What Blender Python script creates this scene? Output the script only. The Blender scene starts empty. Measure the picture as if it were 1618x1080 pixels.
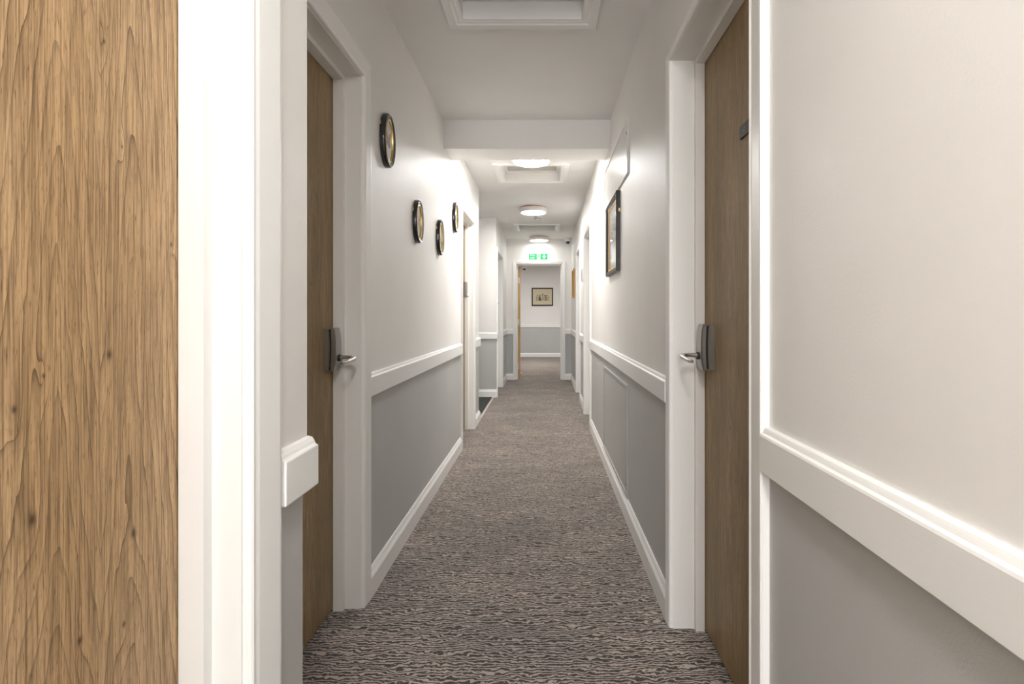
import bpy, bmesh, math, random
from mathutils import Vector, Matrix
random.seed(7)
C = bpy.context.scene.collection
PI = math.pi

# ------------------------------------------------------------------ camera
F = 868.0                      # focal length in pixels of the 1618 px wide frame
cam_d = bpy.data.cameras.new('camera')
cam_d.sensor_fit = 'HORIZONTAL'; cam_d.sensor_width = 36.0
cam_d.lens = F / 1618 * 36.0
cam_d.shift_x = -51 / 1618.0
cam_d.shift_y = -41.5 / 1618.0
cam_d.clip_start = 0.02
cam = bpy.data.objects.new('camera', cam_d); C.objects.link(cam)
cam.location = (0, 0, 1.113); cam.rotation_euler = (PI / 2, 0, 0)
bpy.context.scene.camera = cam

# ------------------------------------------------------------------ world, exposure
w = bpy.data.worlds.new('world'); bpy.context.scene.world = w; w.use_nodes = True
w.node_tree.nodes['Background'].inputs[0].default_value = (1.0, 0.98, 0.95, 1)
w.node_tree.nodes['Background'].inputs[1].default_value = 0.05
vs = bpy.context.scene.view_settings
vs.view_transform = 'Standard'; vs.look = 'None'; vs.gamma = 1.0; vs.use_curve_mapping = False
vs.exposure = 3.95
LAMP = 14.0                    # emission of the ceiling lamps' diffusers
LAMP_COL = (1.0, 0.988, 0.966)
# (x, y, ceiling z, strength factor) of the round ceiling lamps; fourth is above the camera, fifth is added behind it to even the light
LAMPS = [(-0.108, 4.58, 2.458, 0.62), (-0.135, 6.80, 2.451, 0.5), (-0.09, 9.28, 2.444, 0.105),
         (0.02, -0.22, 2.470, 0.50), (0.02, -2.45, 2.470, 0.5), (-0.20, 12.3, 2.43, 1.4)]

# added fill light, set outside an invented window behind the camera
fill_d = bpy.data.lights.new('rear_fill_light', 'AREA'); fill_d.shape = 'RECTANGLE'; fill_d.size = 0.90; fill_d.size_y = 1.45
fill_d.energy = 7.0; fill_d.color = (0.97, 0.985, 1.0)
fill_o = bpy.data.objects.new('rear_fill_light', fill_d); C.objects.link(fill_o)
fill_o.location = (-0.10, -4.40, 1.55); fill_o.rotation_euler = (PI / 2, 0, 0)

# ------------------------------------------------------------------ node helpers
def new_mat(name):
    m = bpy.data.materials.new(name); m.use_nodes = True
    nt = m.node_tree
    return m, nt, nt.nodes['Principled BSDF']
def N(nt, t, **kw):
    n = nt.nodes.new(t)
    for k, v in kw.items(): setattr(n, k, v)
    return n
def L(nt, a, b): nt.links.new(a, b)
def setin(n, **kw):
    for k, v in kw.items(): n.inputs[k.replace('_', ' ')].default_value = v
def mathn(nt, op, a, b=None, c=None):
    n = N(nt, 'ShaderNodeMath', operation=op)
    for i, v in enumerate((a, b, c)):
        if v is None: continue
        if hasattr(v, 'links'): L(nt, v, n.inputs[i])
        else: n.inputs[i].default_value = v
    return n.outputs[0]
def ramp(nt, fac, stops):
    r = N(nt, 'ShaderNodeValToRGB'); L(nt, fac, r.inputs[0])
    e = r.color_ramp.elements
    while len(e) < len(stops): e.new(0.5)
    for i, (p, c) in enumerate(stops):
        e[i].position = p; e[i].color = (*c, 1) if len(c) == 3 else c
    return r.outputs[0]
def noise(nt, vec, scale, detail=2, rough=0.5, scl=(1, 1, 1)):
    mp = N(nt, 'ShaderNodeMapping'); mp.inputs['Scale'].default_value = scl
    L(nt, vec, mp.inputs[0])
    n = N(nt, 'ShaderNodeTexNoise'); L(nt, mp.outputs[0], n.inputs['Vector'])
    setin(n, Scale=scale, Detail=detail, Roughness=rough)
    return n.outputs[0]
def bump(nt, b, height, strength, dist):
    n = N(nt, 'ShaderNodeBump'); setin(n, Strength=strength, Distance=dist)
    L(nt, height, n.inputs['Height']); L(nt, n.outputs[0], b.inputs['Normal'])
def mix(nt, fac, a, b, mode='MIX'):
    n = N(nt, 'ShaderNodeMix', data_type='RGBA', blend_type=mode)
    for s, v in ((0, fac), (6, a), (7, b)):
        if hasattr(v, 'links'): L(nt, v, n.inputs[s])
        else: n.inputs[s].default_value = v if s == 0 else (*v, 1)
    return n.outputs[2]

def paint(name, col, rough=0.5, scale=260, bstr=0.12, bdist=0.001, var=0.03, spec=0.35, stroke=None):
    m, nt, b = new_mat(name)
    tc = N(nt, 'ShaderNodeTexCoord').outputs['Object']
    n1 = noise(nt, tc, 1.6, 3)
    dark = tuple(c * (1 - var) for c in col); lite = tuple(min(1, c * (1 + var * .5)) for c in col)
    L(nt, ramp(nt, n1, [(0.35, dark), (0.65, lite)]), b.inputs['Base Color'])
    n2 = noise(nt, tc, scale, 2, 0.6, stroke or (1, 1, 1))
    bump(nt, b, n2, bstr, bdist)
    setin(b, Roughness=rough); b.inputs['Specular IOR Level'].default_value = spec
    return m
M = {}
M['wall'] = paint('off_white_wall_paint', (0.86, 0.84, 0.812), 0.5, 230, 0.25, 0.0012, spec=0.45)
M['grey'] = paint('grey_dado_paint', (0.52, 0.517, 0.505), 0.5, 230, 0.25, 0.0012, 0.04, spec=0.4)
M['ceil'] = paint('ceiling_paint', (0.88, 0.865, 0.84), 0.8, 160, 0.1)
M['trim'] = paint('white_gloss_trim', (0.88, 0.872, 0.85), 0.40, 90, 0.22, 0.0012, 0.02, spec=0.5, stroke=(1, .08, 1))
M['jamb'] = paint('white_jamb_paint', (0.86, 0.848, 0.82), 0.35, 90, 0.15, 0.001, 0.03, spec=0.45, stroke=(1, 1, .08))
M['gpanel'] = paint('grey_panel_gloss', (0.48, 0.475, 0.46), 0.35, 60, 0.1)
M['wpanel'] = paint('white_panel_gloss', (0.76, 0.745, 0.72), 0.22, 30, 0.12, 0.001)
M['oak_edge'] = paint('golden_oak_edge', (0.62, 0.36, 0.12), 0.4, 120, 0.1, stroke=(1, 1, .03), var=0.25)
M['plastic'] = paint('white_plastic', (0.82, 0.82, 0.80), 0.35, 10, 0.0)
M['hpanel'] = paint('hatch_panel_paint', (0.62, 0.60, 0.55), 0.6, 60, 0.1, var=0.08)  # duller, more mottled paint than the hatch lining

def plain(name, col, rough=0.5, metal=0.0, spec=0.5, coat=0.0):
    m, nt, b = new_mat(name)
    b.inputs['Base Color'].default_value = (*col, 1); setin(b, Roughness=rough, Metallic=metal)
    b.inputs['Specular IOR Level'].default_value = spec; b.inputs['Coat Weight'].default_value = coat
    tc = N(nt, 'ShaderNodeTexCoord').outputs['Object']
    r = noise(nt, tc, 90, 2)
    L(nt, mathn(nt, 'ADD', mathn(nt, 'MULTIPLY', r, 0.12), rough - 0.06), b.inputs['Roughness'])
    return m
M['black'] = plain('black_lacquer', (0.008, 0.007, 0.007), 0.18, coat=0.6)
M['blackwood'] = plain('black_frame_wood', (0.02, 0.019, 0.017), 0.35)
M['brownwood'] = plain('dark_brown_frame_wood', (0.022, 0.014, 0.010), 0.4)
M['gold'] = plain('gilt_rim', (0.72, 0.52, 0.22), 0.3, 1.0)
M['steel'] = plain('brushed_lock_metal', (0.38, 0.38, 0.365), 0.36, 0.95)
M['steel2'] = plain('polished_lever_metal', (0.62, 0.61, 0.59), 0.34, 1.0)
M['dark'] = plain('dark_rubber', (0.012, 0.012, 0.012), 0.5)
M['sign'] = plain('dark_bronze_plate', (0.05, 0.047, 0.042), 0.4, 0.3)
M['ink'] = plain('printed_ink', (0.06, 0.065, 0.06), 0.8)
M['ink2'] = plain('printed_ink_brown', (0.17, 0.14, 0.10), 0.8)
M['ink3'] = plain('faint_grey_ink', (0.50, 0.50, 0.48), 0.8)
M['cream'] = plain('cream_print_paper', (0.66, 0.58, 0.42), 0.85)
M['mat'] = plain('pale_mount_card', (0.74, 0.73, 0.68), 0.85)
M['slip'] = plain('ochre_frame_slip', (0.62, 0.34, 0.09), 0.35)
M['orange'] = plain('butterfly_orange', (0.50, 0.24, 0.11), 0.8)
M['bgrey'] = plain('butterfly_grey', (0.30, 0.27, 0.30), 0.8)
M['bpink'] = plain('butterfly_pink', (0.62, 0.40, 0.36), 0.8)
M['green'] = plain('safety_green', (0.0, 0.42, 0.12), 0.4)
M['signwhite'] = plain('sign_white', (0.85, 0.88, 0.84), 0.5)
M['copper'] = plain('copper_ring', (0.80, 0.38, 0.24), 0.3, 0.8)
M['gold_oak'] = plain('honey_oak_frame', (0.55, 0.29, 0.07), 0.4)
M['cut'] = plain('grey_sign_plate', (0.45, 0.45, 0.44), 0.35, 0.4)
M['text'] = plain('pale_lettering', (0.42, 0.40, 0.37), 0.4)
M['strip'] = plain('pale_threshold_strip', (0.62, 0.58, 0.53), 0.4, 0.2)
M['body'] = plain('opal_lamp_body', (0.80, 0.76, 0.73), 0.4)

def emit(name, strength):
    m, nt, b = new_mat(name)
    b.inputs['Base Color'].default_value = (0.9, 0.9, 0.88, 1)
    b.inputs['Emission Color'].default_value = (*LAMP_COL, 1)
    b.inputs['Emission Strength'].default_value = strength
    return m
_em = {}
def lamp_mat(f):
    if f not in _em: _em[f] = emit('lamp_diffuser_%g' % f, LAMP * f)
    return _em[f]

def glass():
    m = bpy.data.materials.new('picture_glass'); m.use_nodes = True; nt = m.node_tree
    nt.nodes.clear()
    o = N(nt, 'ShaderNodeOutputMaterial'); mx = N(nt, 'ShaderNodeMixShader')
    t = N(nt, 'ShaderNodeBsdfTransparent'); g = N(nt, 'ShaderNodeBsdfGlossy'); g.inputs['Roughness'].default_value = 0.02
    fr = N(nt, 'ShaderNodeFresnel'); fr.inputs[0].default_value = 1.5
    gb = N(nt, 'ShaderNodeNewGeometry')
    L(nt, mathn(nt, 'MULTIPLY', fr.outputs[0], mathn(nt, 'SUBTRACT', 1.0, gb.outputs['Backfacing'])), mx.inputs[0]); L(nt, t.outputs[0], mx.inputs[1]); L(nt, g.outputs[0], mx.inputs[2])
    L(nt, mx.outputs[0], o.inputs[0]); return m
M['glass'] = glass()

def oak(name, base, dark, lite, seed, centres, knots, rings=70.0):
    """oak laminate: contour rings nested into arches round the given centres, fine fibres, knots.
    centres: [(y, offset)], knots: [(y, z, radius)] in the leaf's own coordinates"""
    m, nt, b = new_mat(name)
    tc = N(nt, 'ShaderNodeTexCoord').outputs['Object']
    mp = N(nt, 'ShaderNodeMapping'); L(nt, tc, mp.inputs[0]); mp.inputs['Location'].default_value = (0, seed, seed * 1.7)
    v = mp.outputs[0]
    sx = N(nt, 'ShaderNodeSeparateXYZ'); L(nt, tc, sx.inputs[0]); Y, Z = sx.outputs[1], sx.outputs[2]
    f1 = noise(nt, v, 1.0, 2, 0.45, (0, 5.0, 1.1))
    f2 = noise(nt, v, 1.0, 3, 0.55, (0, 26, 5.0))
    fld = None
    for c, off in centres:
        d = mathn(nt, 'MULTIPLY', mathn(nt, 'SUBTRACT', Y, c), rings)
        q = mathn(nt, 'ADD', mathn(nt, 'SQRT', mathn(nt, 'ADD', mathn(nt, 'MULTIPLY', d, d), 0.35)), off)
        fld = q if fld is None else mathn(nt, 'MINIMUM', fld, q)
    fld = mathn(nt, 'ADD', fld, mathn(nt, 'MULTIPLY', Z, 8.0))
    fld = mathn(nt, 'ADD', fld, mathn(nt, 'MULTIPLY', f1, 6.0))
    fld = mathn(nt, 'ADD', fld, mathn(nt, 'MULTIPLY', f2, 1.5))
    kdark = None
    for ky, kz, kr in knots:
        dy = mathn(nt, 'DIVIDE', mathn(nt, 'SUBTRACT', Y, ky), kr)
        dz = mathn(nt, 'DIVIDE', mathn(nt, 'SUBTRACT', Z, kz), kr * 1.5)
        dd = mathn(nt, 'ADD', mathn(nt, 'MULTIPLY', dy, dy), mathn(nt, 'MULTIPLY', dz, dz))
        dz2 = mathn(nt, 'MULTIPLY', dz, 0.45)
        de = mathn(nt, 'ADD', mathn(nt, 'MULTIPLY', dy, dy), mathn(nt, 'MULTIPLY', dz2, dz2))
        fld = mathn(nt, 'ADD', fld, mathn(nt, 'MULTIPLY', mathn(nt, 'EXPONENT', mathn(nt, 'MULTIPLY', de, -0.22)), 1.0))
        g = mathn(nt, 'EXPONENT', mathn(nt, 'MULTIPLY', dd, -4.5))
        kdark = g if kdark is None else mathn(nt, 'MAXIMUM', kdark, g)
    fr = mathn(nt, 'FRACT', fld)
    ring = mathn(nt, 'MAXIMUM', mathn(nt, 'POWER', fr, 9.0), mathn(nt, 'MULTIPLY', mathn(nt, 'POWER', fr, 2.5), 0.45))
    fr2 = mathn(nt, 'FRACT', mathn(nt, 'MULTIPLY', fld, 3.0)); ring2 = mathn(nt, 'POWER', fr2, 2.0)
    amp = noise(nt, v, 1.0, 3, 0.6, (0, 12, 3.0))
    ring = mathn(nt, 'MULTIPLY', ring, ramp(nt, amp, [(0.36, (0.15,) * 3), (0.54, (1.0,) * 3)]))
    fib = noise(nt, v, 1.0, 3, 0.6, (0, 420, 9))
    fib2 = noise(nt, v, 1.0, 3, 0.65, (0, 110, 4))
    pore = noise(nt, v, 1.0, 2, 0.7, (0, 620, 42))
    tone = noise(nt, v, 1.0, 2, 0.5, (0, 9, 0.7))
    col = mix(nt, ramp(nt, tone, [(0.35, (0,) * 3), (0.65, (1,) * 3)]), base, lite)
    col = mix(nt, mathn(nt, 'MULTIPLY', ramp(nt, fib2, [(0.40, (1,) * 3), (0.56, (0,) * 3)]), 0.30), col, dark)
    col = mix(nt, mathn(nt, 'MULTIPLY', ring2, 0.16), col, dark)
    col = mix(nt, mathn(nt, 'MULTIPLY', ring, 0.95), col, tuple(c * .8 for c in dark))
    col = mix(nt, mathn(nt, 'MULTIPLY', ramp(nt, fib, [(0.38, (1,) * 3), (0.54, (0,) * 3)]), 0.60), col, dark)
    col = mix(nt, mathn(nt, 'MULTIPLY', ramp(nt, pore, [(0.30, (1,) * 3), (0.42, (0,) * 3)]), 0.75), col, tuple(c * .6 for c in dark))
    if kdark is not None:
        col = mix(nt, mathn(nt, 'MULTIPLY', kdark, 0.85), col, tuple(c * .35 for c in dark))
    L(nt, col, b.inputs['Base Color'])
    bump(nt, b, mathn(nt, 'ADD', fib, mathn(nt, 'MULTIPLY', pore, 0.7)), 0.2, 0.0005)
    setin(b, Roughness=0.48); b.inputs['Specular IOR Level'].default_value = 0.35
    return m
M['oak'] = oak('warm_oak_laminate', (0.56, 0.36, 0.185), (0.13, 0.074, 0.033), (0.70, 0.48, 0.275), 3.1,
               [(.169, 0.0), (.274, .6), (.02, 1.0)],
               [(.231, 1.440, .0045), (.259, 1.323, .003), (.349, 1.213, .005), (.139, .904, .010), (.239, 1.066, .009), (.152, 1.050, .004),
                (.278, .835, .009), (.197, .746, .007), (.262, .728, .006), (.120, 1.02, .006)])
M['oak2'] = oak('grey_brown_oak_laminate', (0.40, 0.270, 0.135), (0.130, 0.087, 0.042), (0.52, 0.36, 0.19), 9.4,
                [(.10, 0), (-.2, 1)], [(.22, 1.52, .004), (.05, .62, .006), (.30, .9, .004), (.17, 1.22, .004)], 80.0)

def carpet():
    m, nt, b = new_mat('ribbed_taupe_carpet')
    tc = N(nt, 'ShaderNodeTexCoord').outputs['Object']
    sx = N(nt, 'ShaderNodeSeparateXYZ'); L(nt, tc, sx.inputs[0])
    n1 = noise(nt, tc, 1.0, 2, 0.55, (34, 48, 1))
    n0 = noise(nt, tc, 1.0, 1, 0.5, (7, 16, 1))
    yy = mathn(nt, 'ADD', sx.outputs[1], mathn(nt, 'MULTIPLY', n1, 0.032))
    yy = mathn(nt, 'ADD', yy, mathn(nt, 'MULTIPLY', n0, 0.045))
    s = mathn(nt, 'SINE', mathn(nt, 'MULTIPLY', yy, 2 * PI / 0.0135))
    s = mathn(nt, 'ADD', mathn(nt, 'MULTIPLY', s, 0.5), 0.5)
    br = noise(nt, tc, 1.0, 2, 0.6, (75, 210, 1))
    tuft = noise(nt, tc, 420, 2, 0.7)
    h = mathn(nt, 'ADD', mathn(nt, 'MULTIPLY', s, 0.68), mathn(nt, 'MULTIPLY', br, 0.31))
    h = mathn(nt, 'ADD', h, mathn(nt, 'MULTIPLY', mathn(nt, 'SUBTRACT', tuft, 0.5), 0.55))
    col = ramp(nt, h, [(0.34, (0.044, 0.035, 0.029)), (0.50, (0.185, 0.153, 0.134)), (0.68, (0.53, 0.455, 0.405))])
    w1 = noise(nt, tc, 1.0, 3, 0.6, (2.2, 3.0, 1)); w2 = noise(nt, tc, 1.0, 3, 0.6, (5, 22, 1))
    col = mix(nt, 1.0, col, ramp(nt, w1, [(0.35, (0.80,) * 3), (0.65, (1.12, 1.08, 1.06))]), 'MULTIPLY')
    col = mix(nt, 1.0, col, ramp(nt, w2, [(0.30, (0.80,) * 3), (0.50, (1.0,) * 3)]), 'MULTIPLY')
    L(nt, col, b.inputs['Base Color'])
    setin(b, Roughness=0.95); b.inputs['Specular IOR Level'].default_value = 0.1
    b.inputs['Sheen Weight'].default_value = 0.25
    bump(nt, b, h, 0.9, 0.004)
    return m
M['carpet'] = carpet()
def mat_mat():
    m, nt, b = new_mat('dark_entrance_matting')
    tc = N(nt, 'ShaderNodeTexCoord').outputs['Object']
    n = noise(nt, tc, 130, 2, 0.8)
    L(nt, ramp(nt, n, [(0.45, (0.012, 0.014, 0.012)), (0.7, (0.12, 0.13, 0.11))]), b.inputs['Base Color'])
    setin(b, Roughness=0.95); bump(nt, b, n, 0.8, 0.003); return m
M['matting'] = mat_mat()

# ------------------------------------------------------------------ mesh helpers
def obj(name, bm, mats, parent=None, smooth=False, loc=None):
    bmesh.ops.recalc_face_normals(bm, faces=bm.faces)
    me = bpy.data.meshes.new(name); bm.to_mesh(me); bm.free()
    if not isinstance(mats, (list, tuple)): mats = [mats]
    for m in mats: me.materials.append(m)
    o = bpy.data.objects.new(name, me); C.objects.link(o)
    if smooth:
        for p in me.polygons: p.use_smooth = True
        me.set_sharp_from_angle(angle=math.radians(35))
    if parent: o.parent = parent; o.matrix_parent_inverse = parent.matrix_world.inverted() if False else Matrix.Identity(4)
    if loc: o.location = loc
    return o
def box(bm, x0, x1, y0, y1, z0, z1, mi=0):
    vs_ = [bm.verts.new((x, y, z)) for x in (x0, x1) for y in (y0, y1) for z in (z0, z1)]
    for f in ((0, 1, 3, 2), (4, 6, 7, 5), (0, 4, 5, 1), (2, 3, 7, 6), (0, 2, 6, 4), (1, 5, 7, 3)):
        bm.faces.new([vs_[i] for i in f]).material_index = mi
def rbox(bm, x0, x1, y0, y1, z0, z1, r=0.002, seg=2):
    t = bmesh.new(); box(t, x0, x1, y0, y1, z0, z1)
    bmesh.ops.bevel(t, geom=t.edges[:], offset=r, segments=seg, profile=0.6, affect='EDGES')
    merge(bm, t)
def merge(bm, t, mat=None):
    if mat is not None: t.transform(mat)
    mp = {v: bm.verts.new(v.co) for v in t.verts}
    for f in t.faces:
        nf = bm.faces.new([mp[v] for v in f.verts]); nf.material_index = f.material_index; nf.smooth = f.smooth
    t.free()
def struct(o, label=None):
    o['kind'] = 'structure'
    if label: o['label'] = label
    return o
def empty(name, loc, rz=0):
    o = bpy.data.objects.new(name, None); C.objects.link(o); o.empty_display_size = 0.1
    o.location = loc; o.rotation_euler = (0, 0, rz); return o
def tag(o, label, cat, group=None):
    o['label'] = label; o['category'] = cat
    if group: o['group'] = group
    return o

# plane frames: u runs along the wall, b sticks out of it into the corridor, z is up
class Plane:
    def __init__(s, kind, c): s.k, s.c = kind, c
    def __call__(s, u, b, z):
        if s.k == 'L': return (s.c + b, u, z)         # left wall, room at +x
        if s.k == 'R': return (s.c - b, u, z)         # right wall, room at -x
        if s.k == 'E': return (u, s.c - b, z)         # end wall, room at -y
def pbox(bm, P, u0, u1, b0, b1, z0, z1, mi=0):
    a, c = P(u0, b0, z0), P(u1, b1, z1)
    box(bm, min(a[0], c[0]), max(a[0], c[0]), min(a[1], c[1]), max(a[1], c[1]), a[2], c[2], mi)
def prbox(bm, P, u0, u1, b0, b1, z0, z1, r=0.002):
    a, c = P(u0, b0, z0), P(u1, b1, z1)
    rbox(bm, min(a[0], c[0]), max(a[0], c[0]), min(a[1], c[1]), max(a[1], c[1]), a[2], c[2], r)
def extrude(bm, P, prof, stations):
    """prof: [(b, z)] closed; stations: list of functions or (u, miter) -> ring of points"""
    rings = []
    for st in stations: rings.append([bm.verts.new(st(b, z)) for b, z in prof])
    n = len(prof)
    for r0, r1 in zip(rings, rings[1:]):
        for i in range(n): bm.faces.new((r0[i], r0[(i + 1) % n], r1[(i + 1) % n], r1[i]))
    bm.faces.new(rings[0]); bm.faces.new(rings[-1][::-1])

RAIL = [(0, .795), (.018, .795), (.020, .797), (.020, .868), (.0185, .872), (.014, .875), (.012, .880), (.010, .884), (.006, .886), (0, .886)]
SKIRT = [(0, 0), (.018, 0), (.018, .076), (.0165, .080), (.010, .092), (.008, .100), (.004, .108), (0, .108)]
def run(P, prof, u0, u1): return [lambda b, z, u=u0: P(u, b, z), lambda b, z, u=u1: P(u, b, z)]

def arch_ring(bm, P, u0, u1, H, w0, w1, wt, prof):
    """door surround with mitred corners. prof: [(a 0..1 across the width, b)]"""
    rings = []
    for k in range(4):
        ring = []
        for a, b in prof:
            if k == 0: q = (u0 - a * w0, 0)
            if k == 1: q = (u0 - a * w0, H + a * wt)
            if k == 2: q = (u1 + a * w1, H + a * wt)
            if k == 3: q = (u1 + a * w1, 0)
            ring.append(bm.verts.new(P(q[0], b, max(q[1], 0))))
        rings.append(ring)
    n = len(prof)
    for r0, r1 in zip(rings, rings[1:]):
        for i in range(n): bm.faces.new((r0[i], r0[(i + 1) % n], r1[(i + 1) % n], r1[i]))
    bm.faces.new(rings[0]); bm.faces.new(rings[-1][::-1])
ARCH = [(.05, 0), (.05, .008), (.07, .012), (.11, .0145), (.15, .0125), (.17, .011), (.22, .0115), (.30, .014), (.90, .0185), (.97, .018), (1, .014), (1, 0)]
def ring_rect(bm, P, u0, u1, H, t, b0, b1):
    """frame of thickness t growing INTO the opening"""
    for (a, c, z0, z1) in ((u0, u0 + t, 0, H), (u1 - t, u1, 0, H), (u0 + t, u1 - t, H - t, H)):
        pbox(bm, P, a, c, b0, b1, z0, z1)

DOORN = [0]
def door(P, u0, u1, H, depth, w=(.075, .075, .075), leaf=True, leafmat=None, label='', stop=.018, wall_t=.15, stop_w=.038):
    """lining, stop, architrave, leaf. u0<u1 opening between lining faces, depth = leaf face behind the wall plane"""
    DOORN[0] += 1
    base = P((u0 + u1) / 2, 0, 0)
    e = struct(empty('door_%d' % DOORN[0], base), label)
    def Q(u, b, z):
        p = P(u, b, z); return (p[0] - base[0], p[1] - base[1], p[2] - base[2])
    bm = bmesh.new(); arch_ring(bm, Q, u0, u1, H, w[0], w[1], w[2], ARCH); obj('architrave', bm, M['trim'], e)
    bm = bmesh.new()
    ring_rect(bm, Q, u0 - .03, u1 + .03, H + .03, .03, -wall_t, .001); obj('door_lining', bm, M['jamb'], e)
    bm = bmesh.new()
    ring_rect(bm, Q, u0, u1, H, stop, -depth + .002, -depth + stop_w); obj('door_stop', bm, M['jamb'], e)
    lf = None
    if leaf:
        bm = bmesh.new()
        lf = empty('door_leaf', (0, 0, 0))if False else None
        prbox(bm, Q, u0 + .004, u1 - .004, -depth - .044, -depth, .010, H - .004, .0015)
        lf = obj('door_leaf', bm, leafmat, e)
    return e, Q, lf

# ------------------------------------------------------------------ the setting
XL, XN, XR, XR2, XL2 = -.698, -.445, .460, .474, -.660
YB, YE = -4.2, 9.55
ZC = 2.470
DADO = .84
G = .012                       # the rough opening is a little larger than the lining
def wall_boxes(name, P, segs, t=.15, ztop=2.6, smooth=None):
    """segs: (u0, u1, z0, z1) pieces; each is split at the dado into grey below and off-white above"""
    bm = bmesh.new()
    for u0, u1, z0, z1 in segs:
        if z0 < DADO:
            pbox(bm, P, u0, u1, -t, 0, z0, min(z1, DADO), 1)
        if z1 > DADO: pbox(bm, P, u0, u1, -t, 0, max(z0, DADO), z1, 0)
    return struct(obj(name, bm, [M['wall'], M['grey']]))
PL, PN, PR, PR2, PL2, PE = Plane('L', XL), Plane('L', XN), Plane('R', XR), Plane('R', XR2), Plane('L', XL2), Plane('E', YE)

bm = bmesh.new(); box(bm, -2.6, 1.8, YB - .2, 15.2, -.1, 0)
struct(obj('floor', bm, M['carpet']))
# ceilings: level over the near bay, easing down slightly along the far run; hatch wells are cut through
HW = .57                                                  # clear size of a hatch well
HATCH = [(-.1, 2.235, ZC), (-.118, 5.19, None), (-.106, 8.33, None)]
def zfar(y): return 2.460 - (y - 4.0) * .0030
def ceiling(name, x0, x1, y0, y1, zf, hatches):
    bm = bmesh.new()
    ys = [y0]
    for hx, hy in hatches: ys += [hy - HW / 2, hy + HW / 2]
    ys.append(y1)
    def slab(xa, xb, ya, yb):
        p = [(xa, ya), (xb, ya), (xb, yb), (xa, yb)]
        lo = [bm.verts.new((x, y, zf(y))) for x, y in p]; hi = [bm.verts.new((x, y, 2.75)) for x, y in p]
        bm.faces.new(lo); bm.faces.new(hi[::-1])
        for i in range(4): bm.faces.new((lo[i], lo[(i + 1) % 4], hi[(i + 1) % 4], hi[i]))
    for i, (a, b) in enumerate(zip(ys, ys[1:])):
        if i % 2 == 0: slab(x0, x1, a, b)
        else:
            hx = hatches[i // 2][0]
            slab(x0, hx - HW / 2, a, b); slab(hx + HW / 2, x1, a, b)
    return struct(obj(name, bm, M['ceil']))
ceiling('ceiling', -1.0, .8, YB, 3.85, lambda y: ZC, [HATCH[0][:2]])
ceiling('ceiling_far', -2.6, .8, 3.85, 9.68, zfar, [HATCH[1][:2], HATCH[2][:2]])
ceiling('ceiling_back_room', -2.0, 1.6, 9.68, 15.2, lambda y: 2.43, [])
bm = bmesh.new(); box(bm, XL - .05, XR + .05, 3.807, 4.085, 2.269, 2.47)
struct(obj('ceiling_beam', bm, M['wall']))

# left side, near projecting wall with door 1
D1 = (.043, .805)
wall_boxes('wall_left_near', PN, [(YB, D1[0] - G, 0, 2.6), (D1[0] - G, D1[1] + G, 2.02 + G, 2.6), (D1[1] + G, 1.012, 0, DADO), (D1[1] + G, 1.030, DADO, 2.6)], t=.40)
D2 = (1.325, 2.087)
D3 = (4.63, 5.385)
wall_boxes('wall_left', PL, [(.9, D2[0] - G, 0, 2.6), (D2[0] - G, D2[1] + G, 2.02 + G, 2.6), (D2[1] + G, D3[0] - G, 0, 2.6), (D3[0] - G, D3[1] + G, 2.005 + G, 2.6), (D3[1] + G, 5.85, 0, 2.6)])
YA = 7.50
bm = bmesh.new()
for z0, z1, mi in ((0, DADO, 1), (DADO, 2.6, 0)):
    box(bm, -2.4, XL2 - .15, YA, YA + .15, z0, z1, mi)
struct(obj('wall_alcove_back', bm, [M['wall'], M['grey']]))
bm = bmesh.new()
for z0, z1, mi in ((0, DADO, 1), (DADO, 2.6, 0)):
    box(bm, -2.4, XL - .15, 5.70, 5.85, z0, z1, mi)
struct(obj('wall_alcove_front', bm, [M['wall'], M['grey']]))
bm = bmesh.new()
for z0, z1, mi in ((0, DADO, 1), (DADO, 2.6, 0)): box(bm, -2.4, -2.25, 5.85, YA, z0, z1, mi)
struct(obj('wall_alcove_side', bm, [M['wall'], M['grey']]))
D4 = (7.66, 8.57)
wall_boxes('wall_left_far', PL2, [(YA, D4[0] - G, 0, 2.6), (D4[0] - G, D4[1] + G, 2.0 + G, 2.6), (D4[1] + G, YE, 0, 2.6)])
# right side
D5 = (1.205, 1.955)
D6 = (5.43, 6.20)
D7 = (7.205, 7.975)
YS = 6.27
wall_boxes('wall_right', PR, [(YB, D5[0] - G, 0, 2.6), (D5[0] - G, D5[1] + G, 2.02 + G, 2.6), (D5[1] + G, D6[0] - G, 0, 2.6), (D6[0] - G, D6[1] + G, 1.99 + G, 2.6), (D6[1] + G, YS, 0, 2.6)])
wall_boxes('wall_right_far', PR2, [(YS, D7[0] - G, 0, 2.6), (D7[0] - G, D7[1] + G, 1.99 + G, 2.6), (D7[1] + G, YE, 0, 2.6)])
# end wall with the open doorway, back room, wall behind the camera
DE = (-.480, .300)
bm = bmesh.new()
for u0, u1 in ((-1.2, DE[0] - G), (DE[1] + G, .9)):
    pbox(bm, PE, u0, u1, -.13, 0, 0, DADO, 1); pbox(bm, PE, u0, u1, -.13, 0, DADO, 2.6, 0)
pbox(bm, PE, DE[0] - G, DE[1] + G, -.13, 0, 2.01 + G, 2.6, 0)
struct(obj('wall_end', bm, [M['wall'], M['grey']]))
YR = 14.85
bm = bmesh.new()
for z0, z1, mi in ((0, DADO, 1), (DADO, 2.6, 0)):
    box(bm, -2.0, 1.6, YR, YR + .15, z0, z1, mi); box(bm, -2.0, -1.85, 9.68, YR, z0, z1, mi); box(bm, 1.45, 1.6, 9.68, YR, z0, z1, mi)
    box(bm, -2.0, -1.2, 9.55, 9.68, z0, z1, mi); box(bm, .9, 1.6, 9.55, 9.68, z0, z1, mi)
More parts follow.
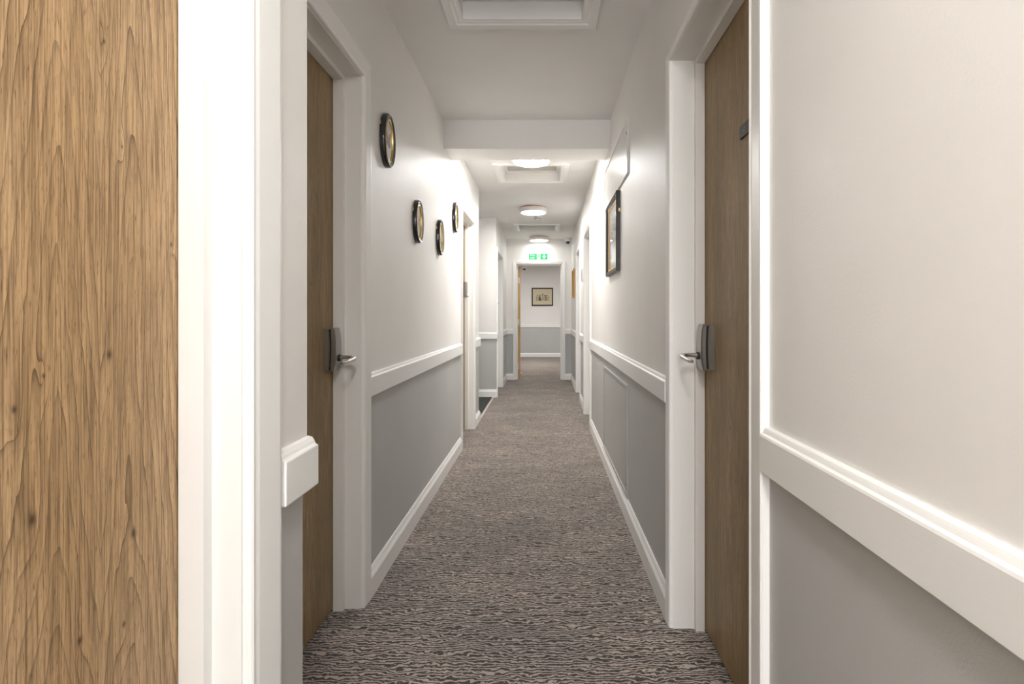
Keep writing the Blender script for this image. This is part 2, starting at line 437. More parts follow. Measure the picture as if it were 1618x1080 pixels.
struct(obj('wall_back_room', bm, [M['wall'], M['grey']]))
bm = bmesh.new()
WX0, WX1, WZ0, WZ1 = -.56, .36, .82, 2.28
box(bm, -1.0, WX0, YB - .15, YB, 0, DADO, 1); box(bm, WX1, .7, YB - .15, YB, 0, DADO, 1); box(bm, WX0, WX1, YB - .15, YB, 0, WZ0, 1)
box(bm, -1.0, WX0, YB - .15, YB, DADO, 2.6, 0); box(bm, WX1, .7, YB - .15, YB, DADO, 2.6, 0); box(bm, WX0, WX1, YB - .15, YB, WZ1, 2.6, 0)
struct(obj('wall_behind', bm, [M['wall'], M['grey']]))
e = struct(empty('added_window_1', ((WX0 + WX1) / 2, YB - .08, (WZ0 + WZ1) / 2)))  # unseen window, added only to let in the fill light
hw, hh = (WX1 - WX0) / 2, (WZ1 - WZ0) / 2
bm = bmesh.new()
for q in ((-hw, -hw + .04, -hh, hh), (hw - .04, hw, -hh, hh), (-hw, hw, -hh, -hh + .04), (-hw, hw, hh - .04, hh), (-hw, hw, -.02, .02)): box(bm, q[0], q[1], -.03, .03, q[2], q[3])
obj('added_window_frame', bm, M['trim'], e)
bm = bmesh.new(); box(bm, -hw, hw, .05, .12, -hh - .03, -hh); obj('added_window_sill', bm, M['trim'], e)

# dado rails and skirtings: one object per continuous run
TN = [0]
def rail_run(P, u0, u1):
    TN[0] += 1; bm = bmesh.new(); extrude(bm, P, RAIL, run(P, RAIL, u0, u1))
    return struct(obj('trim_%d' % TN[0], bm, M['trim']))
def skirt_run(side, P, u0, u1):
    bm = bmesh.new(); extrude(bm, P, SKIRT, run(P, SKIRT, u0, u1))
    return struct(obj('baseboard_' + side, bm, M['trim']))
AW = .075
bm = bmesh.new(); prbox(bm, PN, .905, 1.036, 0, .020, .797, .872, .003)
extrude(bm, PN, [(0, .870), (.018, .870), (.014, .875), (.012, .880), (.008, .886), (0, .888)], run(PN, None, .905, 1.034))
struct(obj('trim_near_left', bm, M['trim']))
rail_run(PL, D2[1] + AW, D3[0] - .07)
rail_run(PR, YB, D5[0] - .083)
rail_run(PR, D5[1] + .055, D6[0] - AW)
rail_run(PR2, YS, D7[0] - AW)
# corner-wrapping runs, mitred
def wrap(name, prof, pts):
    """pts: list of ((x,y),(nx,ny)) stations; offset b goes along n"""
    bm = bmesh.new()
    st = [(lambda b, z, p=p, n=n: (p[0] + n[0] * b, p[1] + n[1] * b, z)) for p, n in pts]
    extrude(bm, None, prof, st)
    return struct(obj(name, bm, M['trim']))
for nm, pf in (('trim_left_stub', RAIL), ('baseboard_left_stub', SKIRT)):
    wrap(nm, pf, [((XL, D3[1] + AW), (1, 0)), ((XL, 5.85), (1, 1)), ((-1.2, 5.85), (0, 1))])
for nm, pf in (('trim_alcove', RAIL), ('baseboard_alcove', SKIRT)):
    wrap(nm, pf, [((-2.25, YA), (0, -1)), ((XL2, YA), (1, -1)), ((XL2, D4[0] - AW), (1, 0))])
for nm, pf in (('trim_far_left', RAIL), ('baseboard_far_left', SKIRT)):
    wrap(nm, pf, [((XL2, D4[1] + AW), (1, 0)), ((XL2, YE), (1, -1)), ((DE[0] - .062, YE), (0, -1))])
for nm, pf in (('trim_far_right', RAIL), ('baseboard_far_right', SKIRT)):
    wrap(nm, pf, [((DE[1] + .062, YE), (0, -1)), ((XR2, YE), (-1, -1)), ((XR2, D7[1] + AW), (-1, 0))])
for nm, pf in (('trim_back_room', RAIL), ('baseboard_back_room', SKIRT)):
    wrap(nm, pf, [((-1.85, YR), (0, -1)), ((1.45, YR), (0, -1))])
skirt_run('left', PL, D2[1] + AW, D3[0] - .07)
skirt_run('near_left', PN, D1[1] + .1, 1.012)
skirt_run('near_right', PR, YB, D5[0] - .083)
skirt_run('right', PR, D5[1] + .055, D6[0] - AW)
skirt_run('right_middle', PR2, YS, D7[0] - AW)

# ------------------------------------------------------------------ doors
d1, Q1, leaf1 = door(PN, D1[0], D1[1], 2.01, .080, (.087, .090, .075), leafmat=M['oak'], stop=.020, stop_w=.038,
    label='warm oak door with strong grain and knots, nearest on the left')
d2, Q2, leaf2 = door(PL, D2[0], D2[1], 2.022, .100, leafmat=M['oak2'], label='grey-brown oak door on the left with a metal lever lock, beside the oval pictures', stop_w=.040)
d5, Q5, leaf5 = door(PR, D5[0], D5[1], 2.02, .108, (.083, .050, .028), leafmat=M['oak2'], stop_w=.034,
    label='grey-brown oak door on the right with a small number plate')
d3, Q3, leaf3 = door(PL, D3[0], D3[1], 2.005, .080, (.045, .075, .075), leafmat=M['oak2'], label='wooden door on the left with a push-button lock, past the oval pictures', stop_w=.035)
d4, Q4, leaf4 = door(PL2, D4[0], D4[1], 2.0, .10, (.06, .07, .07), leafmat=M['jamb'], label='recessed white doorway at the far left, beyond the alcove')
d6, Q6, leaf6 = door(PR, D6[0], D6[1], 1.99, .10, (.075, .06, .06), leafmat=M['jamb'], label='recessed white doorway on the right, just past the framed picture')
d7, Q7, leaf7 = door(PR2, D7[0], D7[1], 1.99, .10, (.075, .07, .06), leafmat=M['jamb'], label='recessed white doorway on the right, next to the small oak frame')
d8, Q8, _ = door(PE, DE[0], DE[1], 2.010, .09, (.062, .062, .048), leaf=False, stop=.018, wall_t=.13, label='open doorway at the end of the corridor under the green sign')
# the oak leaf of the end doorway stands open into the far room; its hinged edge faces the corridor
lf = bpy.data.objects.new('door_leaf', None)
bm = bmesh.new(); rbox(bm, 0, .040, 0, .76, .008, 1.98, .001)
lf = obj('door_leaf', bm, M['oak_edge'], d8)
bx_, by_ = (DE[0] + DE[1]) / 2, YE
lf.location = (DE[0] + .019 - bx_, 9.655 - by_, 0); lf.rotation_euler = (0, 0, math.radians(4))
for z in (.22, 1.0, 1.73):
    bm = bmesh.new(); box(bm, .006, .020, -.003, 0, z - .05, z + .05)
    t = bmesh.new(); bmesh.ops.create_cone(t, cap_ends=True, segments=12, radius1=.006, radius2=.006, depth=.1)
    merge(bm, t, Matrix.Translation((.006, -.006, z)))
    obj('hinge', bm, M['steel2'], lf)
bm = bmesh.new(); t = bmesh.new(); bmesh.ops.create_uvsphere(t, u_segments=12, v_segments=8, radius=.02)
merge(bm, t, Matrix.Translation((.068, .55, .04))); box(bm, .04, .06, .54, .56, .03, .05)
obj('door_bumper', bm, M['plastic'], lf)

# lever locks: an arched two-layer case on the leaf and a tapered, turned-back lever
def swept(bm, pts, secs, n=12):
    """tube through pts with (rx, rz) sections, in the frame of each point's direction"""
    rings = []
    P3 = [Vector(p) for p in pts]
    for i, p in enumerate(P3):
        d = (P3[min(i + 1, len(P3) - 1)] - P3[max(i - 1, 0)]).normalized()
        side = d.cross(Vector((0, 0, 1))).normalized(); up = side.cross(d).normalized()
        rx, rz = secs[i]
        rings.append([bm.verts.new(p + side * rx * math.copysign(abs(math.cos(a)) ** .6, math.cos(a)) + up * rz * math.copysign(abs(math.sin(a)) ** .6, math.sin(a)))
                      for a in [2 * PI * k / n for k in range(n)]])
    for r0, r1 in zip(rings, rings[1:]):
        for k in range(n): bm.faces.new((r0[k], r0[(k + 1) % n], r1[(k + 1) % n], r1[k]))
    bm.faces.new(rings[0]); bm.faces.new(rings[-1][::-1])
def lock(Q, leaf, depth, u_far, z_top, z_bot, z_lev, width=.062):
    h = z_top - z_bot; zm = (z_top + z_bot) / 2
    u0, u1 = u_far - width, u_far
    def slab(name, fo, fi, mat, r=.002, ua=u0, ub=u1, za=z_bot, zb=z_top):
        """fo / fi give the outer and inner stand-off at height parameter -1..1"""
        bm = bmesh.new(); rings = []
        K = 14
        for k in range(K + 1):
            t = -1 + 2 * k / K; z = (za + zb) / 2 + t * (zb - za) / 2
            o, i = fo(t), fi(t); c = .005
            ring = [(ua, i), (ua, o - c * .8), (ua + c, o), (ub - c, o), (ub, o - c * .8), (ub, i)]
            rings.append([bm.verts.new(Q(u, -depth + b, z)) for u, b in ring])
        for r0, r1 in zip(rings, rings[1:]):
            for k in range(6): bm.faces.new((r0[k], r0[(k + 1) % 6], r1[(k + 1) % 6], r1[k]))
        bm.faces.new(rings[0]); bm.faces.new(rings[-1][::-1])
        return obj(name, bm, mat, leaf, smooth=True)
    seam = lambda t: .024 - .003 * t * t
    slab('lock_case', seam, lambda t: -.001, M['steel'])
    slab('lock_seam', lambda t: seam(t) + .0055, lambda t: seam(t) - .006, M['dark'], ua=u0 + .003, ub=u1 - .003, za=z_bot + .003, zb=z_top - .003)
    slab('lock_cover', lambda t: .044 - .008 * abs(t) ** 3.5, lambda t: seam(t) + .0045, M['steel'], za=z_bot - .002, zb=z_top + .003)
    # hub and lever
    uc = u1 - .026
    bm = bmesh.new()
    pts = [Q(uc, -depth + b, z_lev) for b in (.036, .050)]
    swept(bm, pts, [(.013, .013), (.012, .012)], 16); obj('lever_hub', bm, M['dark'], leaf, smooth=True)
    bm = bmesh.new()
    path = [(0, .045, .0080, .0085, .001), (0, .060, .0080, .0078, .002), (0, .080, .0075, .0062, .003), (-.003, .094, .0090, .0075, .001), (-.012, .1015, .0085, .0078, -.001),
            (-.030, .1015, .0075, .0066, -.004), (-.070, .0985, .0065, .0056, -.008), (-.106, .0940, .0060, .0050, -.011), (-.110, .0935, .0045, .0035, -.011)]
    pts = [Q(uc + du, -depth + b, z_lev + dz) for du, b, _, _, dz in path]
    swept(bm, pts, [(p[2], p[3]) for p in path], 16); obj('lever_handle', bm, M['steel2'], leaf, smooth=True)
lock(Q2, leaf2, .100, 2.046, 1.066, .914, .958)
lock(Q5, leaf5, .108, 1.895, 1.082, .932, .977)

# number plate on the right-hand door
def text_bm(body, size, align='CENTER', depth=.0006):
    cu = bpy.data.curves.new('lettering', 'FONT'); cu.body = body; cu.size = size; cu.align_x = align; cu.align_y = 'CENTER'
    cu.extrude = depth / 2
    o = bpy.data.objects.new('lettering', cu); C.objects.link(o)
    dg = bpy.context.evaluated_depsgraph_get(); me = bpy.data.meshes.new_from_object(o.evaluated_get(dg))
    bm = bmesh.new(); bm.from_mesh(me)
    bpy.data.objects.remove(o); bpy.data.curves.remove(cu); bpy.data.meshes.remove(me)
    return bm
bm = bmesh.new(); prbox(bm, Q5, 1.512, 1.582, -.108, -.102, 1.619, 1.655, .001)
plate = obj('number_plate', bm, M['sign'], leaf5); plate['label'] = 'small dark number plate with pale figures'
t = text_bm('42', .022)
p = Q5(1.547, -.1015, 1.637)
# reading direction on the right wall runs from far to near (towards the camera)
t.transform(Matrix.Translation(p) @ Matrix(((0, 0, -1, 0), (-1, 0, 0, 0), (0, 1, 0, 0), (0, 0, 0, 1))))
obj('number_lettering', t, M['text'], leaf5)

# push-button lock on door 3
bm = bmesh.new(); prbox(bm, Q3, 5.262, 5.305, -.080, -.047, 1.283, 1.437, .003)
kp = obj('keypad_lock', bm, M['steel'], leaf3, smooth=True)
bm = bmesh.new()
for i in range(7):
    for j in (0, 1):
        z = 1.418 - i * .0145; u = 5.275 + j * .018
        prbox(bm, Q3, u - .004, u + .004, -.047, -.040, z - .0035, z + .0035, .001)
obj('keypad_buttons', bm, M['steel2'], leaf3)
bm = bmesh.new()
swept(bm, [Q3(5.283, b, 1.302) for b in (-.049, -.040, -.034, -.028)], [(.007, .007), (.008, .008), (.012, .013), (.010, .011)], 14)
obj('lock_knob', bm, M['steel2'], leaf3, smooth=True)
# small latch seen in the far left doorway
bm = bmesh.new(); prbox(bm, Q4, D4[1] - .024, D4[1] - .018, -.075, -.055, 1.29, 1.315, .001)
obj('strike_plate', bm, M['sign'], d4)

# ------------------------------------------------------------------ ceiling hatches, lamps, detector
def sqring(bm, w0, w1, z0, z1):
    """square ring between half sizes w0 (inner) and w1 (outer)"""
    box(bm, -w1, w1, -w1, -w0, z0, z1); box(bm, -w1, w1, w0, w1, z0, z1)
    box(bm, -w1, -w0, -w0, w0, z0, z1); box(bm, w0, w1, -w0, w0, z0, z1)
def sq_sweep(bm, prof):
    """closed profile [(half size, z)] swept round a square with mitred corners"""
    rings = []
    for sx_, sy_ in ((-1, -1), (1, -1), (1, 1), (-1, 1)):
        rings.append([bm.verts.new((sx_ * w_, sy_ * w_, z)) for w_, z in prof])
    n = len(prof)
    for k in range(4):
        r0, r1 = rings[k], rings[(k + 1) % 4]
        for i in range(n): bm.faces.new((r0[i], r0[(i + 1) % n], r1[(i + 1) % n], r1[i]))
HL = ['square white loft hatch nearest the camera, cut off by the top of the photo',
      'square white loft hatch just beyond the ceiling beam, behind the first lamp',
      'square loft hatch between the second and the farthest round lamp']
for (hx, hy, hz), lab in zip(HATCH, HL):
    z = hz or zfar(hy)
    e = tag(empty('ceiling_hatch', (hx, hy, z)), lab, 'hatch', 'loft hatches in the corridor ceiling')
    o_, i_ = .345, .283
    bm = bmesh.new(); sq_sweep(bm, [(o_, .002), (o_, -.011), (o_ - .004, -.015), (o_ - .040, -.015), (o_ - .046, -.010), (o_ - .052, -.009), (o_ - .058, -.009), (i_, -.006), (i_, .002)])
    obj('hatch_architrave', bm, M['trim'], e)
    bm = bmesh.new(); sq_sweep(bm, [(i_ + .001, -.006), (i_ + .001, .16), (i_ - .012, .16), (i_ - .012, -.006)]); obj('hatch_lining', bm, M['jamb'], e)
    bm = bmesh.new(); sqring(bm, i_ - .045, i_ - .011, .075, .090); obj('hatch_stop', bm, M['jamb'], e)
    bm = bmesh.new(); box(bm, -.2705, .2705, -.2705, .2705, .093, .115); obj('hatch_panel', bm, M['hpanel'], e)
def disc(bm, r0, z0, prof, n=48):
    rings = [[bm.verts.new((r * math.cos(2 * PI * k / n), r * math.sin(2 * PI * k / n), z)) for k in range(n)] for r, z in prof]
    for a, b in zip(rings, rings[1:]):
        for k in range(n): bm.faces.new((a[k], a[(k + 1) % n], b[(k + 1) % n], b[k]))
    bm.faces.new(rings[0]); bm.faces.new(rings[-1][::-1])
LL = ['round white ceiling lamp nearest the beam, its top hidden by the beam', 'round white ceiling lamp with a copper rim, in front of the smoke detector',
      'round white ceiling lamp farthest away, above the green exit sign', 'round white ceiling lamp overhead, above the frame of the picture',
      'unseen round white ceiling lamp added far behind the camera to even the light', 'round white ceiling lamp in the far room, out of view']
for (x, y, z, f), lab in zip(LAMPS, LL):
    e = tag(empty('ceiling_lamp', (x, y, z)), lab, 'ceiling light', 'round lamps along the ceiling')
    bm = bmesh.new(); disc(bm, 0, 0, [(.150, .0), (.150, -.006), (.156, -.006), (.156, -.010), (.150, -.010)]); obj('mounting_ring', bm, M['copper'], e, smooth=True)
    bm = bmesh.new(); disc(bm, 0, 0, [(.160, -.010), (.168, -.016), (.170, -.030), (.168, -.052), (.160, -.062), (.150, -.0655)]); obj('lamp_body', bm, M['body'], e, smooth=True)
    bm = bmesh.new(); disc(bm, 0, 0, [(.148, -.064), (.148, -.068), (.142, -.070), (.10, -.0715)]); obj('diffuser', bm, lamp_mat(f), e, smooth=True)
e = tag(empty('smoke_detector', (-.085, 7.42, zfar(7.42))), 'small white round smoke detector on the ceiling behind the middle lamp', 'smoke detector')
bm = bmesh.new(); disc(bm, 0, 0, [(.052, 0), (.052, -.012), (.046, -.018)]); obj('detector_base', bm, M['plastic'], e, smooth=True)
bm = bmesh.new(); disc(bm, 0, 0, [(.036, -.018), (.036, -.022), (.044, -.026), (.046, -.036), (.040, -.044), (.018, -.050)]); obj('detector_head', bm, M['plastic'], e, smooth=True)
bm = bmesh.new()
for k in range(10):
    a = 2 * PI * k / 10; t = bmesh.new(); box(t, .040, .0468, -.008, .008, -.035, -.028); merge(bm, t, Matrix.Rotation(a, 4, 'Z'))
obj('detector_vents', bm, M['dark'], e)

# dome cameras
def dome_camera(x, y, z, lab):
    e = tag(empty('security_camera', (x, y, z)), lab, 'camera')
    bm = bmesh.new(); disc(bm, 0, 0, [(.062, 0), (.062, -.030), (.058, -.048), (.050, -.056), (.044, -.058)], 32); obj('camera_housing', bm, M['plastic'], e, smooth=True)
    bm = bmesh.new(); disc(bm, 0, 0, [(.038, -.056), (.037, -.068), (.032, -.082), (.022, -.094), (.008, -.099)], 24); obj('camera_dome', bm, M['black'], e, smooth=True)
dome_camera(.405, 9.43, zfar(9.4) - .001, 'white dome camera in the top right corner, beside the exit sign')
dome_camera(-.535, 14.70, 2.430, 'white dome camera seen through the end doorway, above the framed engraving')
e = tag(empty('junction_box', (-.872, YA, 2.38)), 'small white box high on the alcove wall by the ceiling', 'box')
bm = bmesh.new(); rbox(bm, -.035, .030, -.03, 0, -.05, .045, .004); obj('box_cover', bm, M['plastic'], e)
bm = bmesh.new(); box(bm, -.010, .010, -.012, 0, .044, .062); obj('cable_duct', bm, M['plastic'], e)

# ------------------------------------------------------------------ exit sign
e = tag(empty('exit_sign', (-.106, YE, 2.140)), 'green and white fire exit sign with running figure and down arrow', 'sign')
def flat(bm, pts, y0=-.0055, y1=-.0049, mi=0):
    f = [bm.verts.new((x, y0, z)) for x, z in pts]; b = [bm.verts.new((x, y1, z)) for x, z in pts]
    bm.faces.new(f).material_index = mi; bm.faces.new(b[::-1]).material_index = mi
    for i in range(len(pts)): bm.faces.new((f[i], f[(i + 1) % len(pts)], b[(i + 1) % len(pts)], b[i])).material_index = mi
bm = bmesh.new(); rbox(bm, -.160, .160, -.005, 0, -.050, .050, .001); obj('sign_board', bm, M['green'], e)
t = text_bm('Fire', .050); t.transform(Matrix.Translation((-.100, -.0056, .024)) @ Matrix.Rotation(PI / 2, 4, 'X'))
t2 = text_bm('exit', .050); t2.transform(Matrix.Translation((-.100, -.0056, -.022)) @ Matrix.Rotation(PI / 2, 4, 'X')); merge(t, t2)
obj('sign_lettering', t, M['signwhite'], e)
bm = bmesh.new()
flat(bm, [(-.024, -.046), (.036, -.046), (.036, .046), (-.024, .046)], -.0055)
obj('sign_doorway', bm, M['signwhite'], e)
bm = bmesh.new()
def blob(cx, cz, r): flat(bm, [(cx + r * math.cos(2 * PI * k / 14), cz + r * math.sin(2 * PI * k / 14)) for k in range(14)], -.0062, -.0056)
def limb(x0, z0, x1, z1, w0, w1):
    d = Vector((x1 - x0, z1 - z0)).normalized(); n = Vector((-d.y, d.x))
    flat(bm, [(x0 + n.x * w0, z0 + n.y * w0), (x1 + n.x * w1, z1 + n.y * w1), (x1 - n.x * w1, z1 - n.y * w1), (x0 - n.x * w0, z0 - n.y * w0)], -.0062, -.0056)
blob(.016, .033, .0075); limb(.010, .024, -.002, -.004, .008, .007); limb(.010, .020, .028, .008, .0035, .003)
limb(.006, .020, -.012, .012, .0035, .003); limb(-.012, .012, -.018, .000, .003, .003)
limb(0, -.002, .014, -.016, .006, .004); limb(.014, -.016, .016, -.040, .004, .004); limb(-.004, -.004, -.012, -.024, .006, .004); limb(-.012, -.024, -.030, -.028, .004, .004)
obj('running_figure', bm, M['green'], e)
bm = bmesh.new()
flat(bm, [(.096, .042), (.110, .042), (.110, .012), (.126, .012), (.130, -.004), (.103, -.040), (.076, -.004), (.080, .012), (.096, .012)])
obj('sign_arrow', bm, M['signwhite'], e)

# ------------------------------------------------------------------ pictures
def ell_sweep(bm, P, uc, zc, A, B, prof, n=72, mi=0):
    rings = []
    for k in range(n):
        a = 2 * PI * k / n
        rings.append([bm.verts.new(P(uc + (A - d) * math.cos(a), b, zc + (B - d) * math.sin(a))) for d, b in prof])
    m_ = len(prof)
    for k in range(n):
        r0, r1 = rings[k], rings[(k + 1) % n]
        for i in range(m_): bm.faces.new((r0[i], r0[(i + 1) % m_], r1[(i + 1) % m_], r1[i])).material_index = mi
def ell_disc(bm, P, uc, zc, A, B, b0, b1, n=72):
    f = [bm.verts.new(P(uc + A * math.cos(2 * PI * k / n), b1, zc + B * math.sin(2 * PI * k / n))) for k in range(n)]
    g = [bm.verts.new(P(uc + A * math.cos(2 * PI * k / n), b0, zc + B * math.sin(2 * PI * k / n))) for k in range(n)]
    bm.faces.new(f); bm.faces.new(g[::-1])
    for k in range(n): bm.faces.new((f[k], f[(k + 1) % n], g[(k + 1) % n], g[k]))
OV_BLACK = [(0, 0), (0, .016), (.002, .021), (.005, .024), (.008, .0245), (.0105, .023), (.0115, .0212), (.013, .0225), (.0155, .0222), (.0165, .0200),
            (.018, .0215), (.0205, .0210), (.0215, .0190), (.023, .0200), (.025, .0195), (.026, .0175), (.026, 0)]
OV_GOLD = [(.0255, .010), (.0255, .0205), (.028, .0215), (.0305, .0205), (.0325, .0165), (.033, .010)]
def oval(uc, zc, lab, cols, tilt=0):
    base = PL(uc, 0, zc)
    e = tag(empty('oval_picture', base), lab, 'picture', 'oval pictures on the left wall')
    def Q(u, b, z):
        p_ = PL(u, b, z); return (p_[0] - base[0], p_[1] - base[1], p_[2] - base[2])
    A, B = .087, .118
    bm = bmesh.new(); ell_sweep(bm, Q, uc, zc, A, B, OV_BLACK); obj('picture_frame', bm, M['black'], e, smooth=True)
    bm = bmesh.new(); ell_sweep(bm, Q, uc, zc, A, B, OV_GOLD); obj('gilt_rim', bm, M['gold'], e, smooth=True)
    bm = bmesh.new(); ell_disc(bm, Q, uc, zc, A - .028, B - .028, .002, .0130); obj('picture_mount', bm, M['mat'], e)
    # butterfly print: two fore wings, two hind wings, body
    bm = bmesh.new()
    def poly(pts, mi):
        f = [bm.verts.new(Q(uc + u, .0134, zc + z)) for u, z in pts]; bm.faces.new(f).material_index = mi
    for s in (-1, 1):
        poly([(0, .004), (s * .012, .030), (s * .030, .044), (s * .038, .040), (s * .036, .018), (s * .022, .002)], 0)
        poly([(0, .002), (s * .022, .001), (s * .031, -.012), (s * .026, -.026), (s * .012, -.024)], 1)
        for q in ((.018, .018), (.027, .030), (.020, -.010)):
            f = [bm.verts.new(Q(uc + s * q[0] + .004 * math.cos(k * PI / 4), .0137, zc + q[1] + .004 * math.sin(k * PI / 4))) for k in range(8)]
            bm.faces.new(f).material_index = 2
    poly([(-.003, -.028), (.003, -.028), (.003, .016), (-.003, .016)], 2)
    pr = obj('butterfly_print', bm, [M[c] for c in cols], e)
    bm = bmesh.new(); ell_disc(bm, Q, uc, zc, A - .031, B - .031, .0155, .0162); obj('picture_glass', bm, M['glass'], e)
    bm = bmesh.new(); pbox(bm, Q, uc - A + .001, uc - A + .006, .001, .006, zc + .045, zc + .062); obj('hanging_clip', bm, M['gold'], e)
oval(2.41, 1.880, 'oval black framed butterfly picture, highest and nearest of the four on the left wall', ('orange', 'bgrey', 'bgrey'))
oval(2.992, 1.625, 'oval black framed picture, lower left of the four, second nearest to the camera', ('bpink', 'mat', 'bpink'))
oval(3.622, 1.628, 'oval black framed picture hung lowest, between the second one and the one by the door', ('mat', 'bpink', 'bgrey'))
oval(4.245, 1.872, 'oval black framed picture nearest the push-button door, smallest looking of the four', ('bpink', 'orange', 'bgrey'))

def rect_sweep(bm, P, u0, u1, z0, z1, prof):
    """closed profile [(inset, b)] round a rectangle, mitred"""
    rings = []
    for su, sz in ((0, 0), (1, 0), (1, 1), (0, 1)):
        rings.append([bm.verts.new(P((u0 + d) if not su else (u1 - d), b, (z0 + d) if not sz else (z1 - d))) for d, b in prof])
    n = len(prof)
    for k in range(4):
        r0, r1 = rings[k], rings[(k + 1) % 4]
        for i in range(n): bm.faces.new((r0[i], r0[(i + 1) % n], r1[(i + 1) % n], r1[i]))
def local(P, base):
    return lambda u, b, z: tuple(a - c for a, c in zip(P(u, b, z), base))
def engraving(Q, u0, u1, z0, z1, b, e, flip=False, inks=('ink', 'ink2')):
    """a plain country-house print: wings, centre block, cupola, windows"""
    bm = bmesh.new(); U, Z = (u1 - u0), (z1 - z0)
    def quad(a0, c0, a1, c1, mi=0, bb=0):
        if flip: a0, a1 = 1 - a1, 1 - a0
        vs_ = [bm.verts.new(Q(u0 + a * U, b + bb, z0 + c * Z)) for a, c in ((a0, c0), (a1, c0), (a1, c1), (a0, c1))]
        bm.faces.new(vs_).material_index = mi
    def tri(pts, mi=0):
        bm.faces.new([bm.verts.new(Q(u0 + (1 - a if flip else a) * U, b, z0 + c * Z)) for a, c in pts]).material_index = mi
    # windows of the two storeys
    for a in (.02, .12, .84, .94):
        quad(a, .05, a + .045, .20); quad(a, .29, a + .045, .46)
    for a in (.66, .715, .77): quad(a, .03, a + .045, .22); quad(a, .28, a + .045, .48)
    quad(.21, .02, .35, .44); tri([(.21, .44), (.30, .56), (.35, .40)]); tri([(.35, .02), (.35, .30), (.42, .10)])
    for a in (.42, .475, .53, .57): quad(a, .08, a + .032, .24, 1); quad(a, .30, a + .032, .48, 1)
    # roofs, chimneys
    for a0, a1 in ((.21, .37), (.60, .84)): quad(a0, .58, a1, .70, 1)
    for a in (.07, .10, .22, .33, .62, .72, .82, .88): quad(a, .58, a + .025, .76)
    quad(.40, .55, .60, .57, 1); quad(.46, .68, .54, .82); tri([(.46, .82), (.50, .98), (.54, .82)])
    quad(.0, .50, .07, .53, 1); quad(.93, .50, 1.0, .53, 1); quad(.02, .515, .98, .53, 1)
    quad(.0, .0, 1.0, .012, 1)
    return obj('engraving_print', bm, [M[k] for k in inks], e)
# framed engraving in the back room
PB = Plane('E', YR)
b0 = PB(-.052, 0, 1.62); QB = local(PB, b0)
e = tag(empty('framed_engraving', b0), 'dark framed engraving of a large house, on the wall seen through the end doorway', 'picture')
u0, u1, z0, z1 = -.342, .238, 1.377, 1.867
bm = bmesh.new(); rect_sweep(bm, QB, u0, u1, z0, z1, [(0, 0), (0, .020), (.004, .024), (.026, .024), (.032, .016), (.032, 0)]); obj('picture_frame', bm, M['brownwood'], e)
bm = bmesh.new(); rect_sweep(bm, QB, u0 + .031, u1 - .031, z0 + .031, z1 - .031, [(0, .004), (0, .014), (.005, .012), (.005, .004)]); obj('frame_slip', bm, M['slip'], e)
bm = bmesh.new(); pbox(bm, QB, u0 + .03, u1 - .03, .002, .008, z0 + .03, z1 - .03); obj('print_paper', bm, M['cream'], e)
engraving(QB, -.225, .130, 1.515, 1.725, .0085, e)

# framed picture on the right wall
b0 = PR(3.605, 0, 1.63); QR = local(PR, b0)
e = tag(empty('framed_picture', b0), 'large black framed glazed picture on the right wall below the white access panel', 'picture')
u0, u1, z0, z1 = 3.326, 3.884, 1.386, 1.873
bm = bmesh.new(); rect_sweep(bm, QR, u0, u1, z0, z1, [(0, 0), (0, .022), (.003, .026), (.010, .026), (.012, .021), (.016, .021), (.019, .024), (.024, .022), (.026, .017), (.031, .017), (.034, .012), (.034, 0)])
obj('picture_frame', bm, M['blackwood'], e)
bm = bmesh.new(); rect_sweep(bm, QR, u0 + .033, u1 - .033, z0 + .033, z1 - .033, [(0, .003), (0, .0135), (.012, .010), (.012, .003)]); obj('frame_slip', bm, M['slip'], e)
bm = bmesh.new(); pbox(bm, QR, u0 + .03, u1 - .03, .002, .006, z0 + .03, z1 - .03); obj('picture_mount', bm, M['mat'], e)
engraving(QR, 3.43, 3.78, 1.53, 1.74, .0065, e, True, ('ink3', 'ink3'))
bm = bmesh.new(); pbox(bm, QR, u0 + .035, u1 - .035, .0075, .0085, z0 + .035, z1 - .035); obj('picture_glass', bm, M['glass'], e)
bm = bmesh.new(); pbox(bm, QR, u0 - .004, u0 + .001, .002, .010, 1.745, 1.765); obj('hanging_clip', bm, M['gold'], e)

# oak framed piece near the end of the right wall
b0 = PR2(8.63, 0, 1.615); QO = local(PR2, b0)
e = tag(empty('oak_framed_notice', b0), 'honey oak frame standing out from the far right wall by the last doorway', 'picture')
bm = bmesh.new(); rect_sweep(bm, QO, 8.47, 8.90, 1.392, 1.842, [(0, 0), (0, .024), (.004, .028), (.030, .028), (.036, .016), (.036, 0)]); obj('picture_frame', bm, M['gold_oak'], e)
bm = bmesh.new(); pbox(bm, QO, 8.50, 8.87, .002, .008, 1.42, 1.81); obj('print_paper', bm, M['cream'], e)
bm = bmesh.new(); pbox(bm, QO, 8.60, 8.63, .002, .016, 1.372, 1.391); obj('frame_clip', bm, M['steel2'], e)
# small grey plate between the two right-hand doorways
b0 = PR2(6.80, 0, 1.615); QG = local(PR2, b0)
e = tag(empty('wall_plate', b0), 'small upright grey sign plate between the two far right doorways', 'sign')
bm = bmesh.new(); prbox(bm, QG, 6.71, 6.89, .001, .010, 1.538, 1.695, .001); obj('plate_backing', bm, M['plastic'], e)
bm = bmesh.new(); prbox(bm, QG, 6.718, 6.882, .009, .013, 1.546, 1.687, .001); obj('plate_face', bm, M['cut'], e)

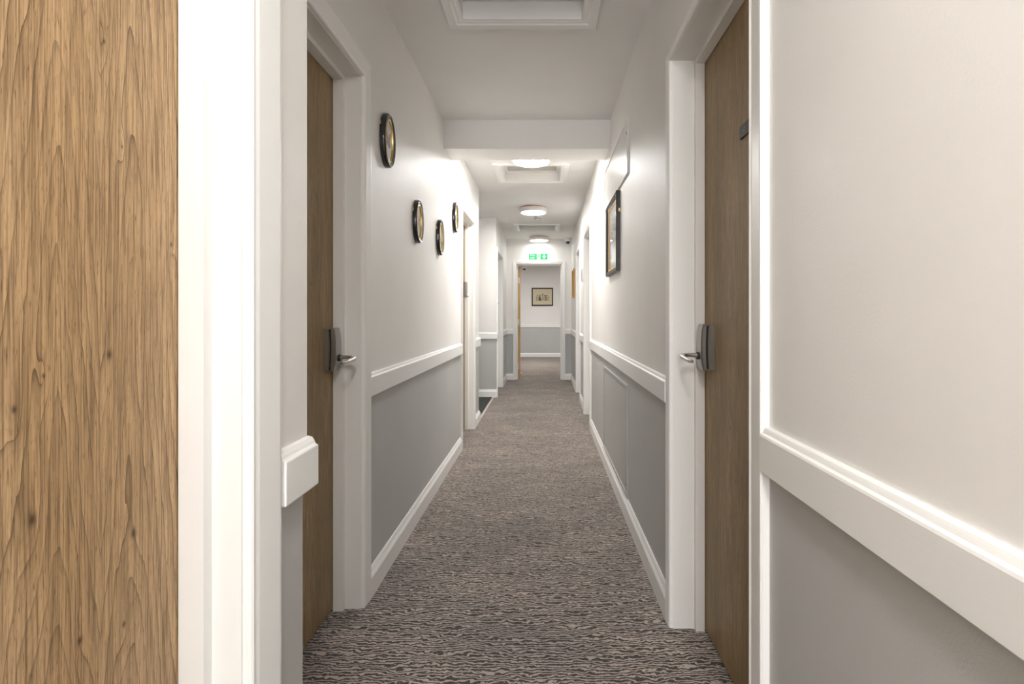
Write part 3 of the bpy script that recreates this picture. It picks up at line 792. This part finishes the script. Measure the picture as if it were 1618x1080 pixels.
# ------------------------------------------------------------------ access panels
def access(P, u0, u1, z0, z1, lab, mf, mp, rim=.022, proud=.010, inner=.004, name='access_panel', screws=()):
    base = P((u0 + u1) / 2, 0, (z0 + z1) / 2); Q = local(P, base)
    e = tag(empty(name, base), lab, 'access panel')
    bm = bmesh.new(); rect_sweep(bm, Q, u0, u1, z0, z1, [(0, 0), (0, proud * .8), (.003, proud), (rim - .004, proud), (rim, proud * .5), (rim, 0)]); obj('panel_frame', bm, mf, e)
    bm = bmesh.new(); prbox(bm, Q, u0 + rim + .002, u1 - rim - .002, 0, inner, z0 + rim + .002, z1 - rim - .002, .001); obj('panel_door', bm, mp, e)
    for u, z in screws:
        bm = bmesh.new(); swept(bm, [Q(u, inner - .001, z), Q(u, inner + .0025, z)], [(.005, .005), (.004, .004)], 10); obj('screw', bm, M['sign'], e)
    return e
access(PR, 3.01, 4.19, .112, .732, 'long grey access panel low on the right wall under the dado rail', M['gpanel'], M['gpanel'], .020, .009, .003,
       screws=[(3.05, .42), (3.07, .17)])
access(PR, 2.976, 4.09, 1.885, 2.180, 'long white access panel high on the right wall above the framed picture', M['wpanel'], M['wpanel'], .016, .012, .008,
       screws=[(3.03, 2.12)])
access(PR2, 8.92, 9.40, .125, .762, 'small grey access panel at the far right end, beside the end doorway', M['gpanel'], M['gpanel'], .020, .009, .003)
access(PL2, 8.90, 9.42, .125, .765, 'small grey access panel at the far left end, beside the end doorway', M['gpanel'], M['gpanel'], .020, .009, .003,
       screws=[(8.94, .33), (8.94, .37)])

# ------------------------------------------------------------------ alcove matting and threshold
bm = bmesh.new(); box(bm, -2.25, -.712, 5.87, YA - .02, .0005, .006)
tag(obj('entrance_mat', bm, M['matting']), 'dark speckled entrance matting on the floor of the left alcove', 'mat')
bm = bmesh.new()
pf = [(-.712, .0005), (-.706, .007), (-.692, .007), (-.684, .0005)]
r = [[bm.verts.new((x, y, z)) for x, z in pf] for y in (5.87, YA - .02)]
for i in range(4): bm.faces.new((r[0][i], r[0][(i + 1) % 4], r[1][(i + 1) % 4], r[1][i]))
bm.faces.new(r[0]); bm.faces.new(r[1][::-1])
struct(obj('trim_threshold', bm, M['strip']), 'pale threshold strip along the edge of the alcove matting')
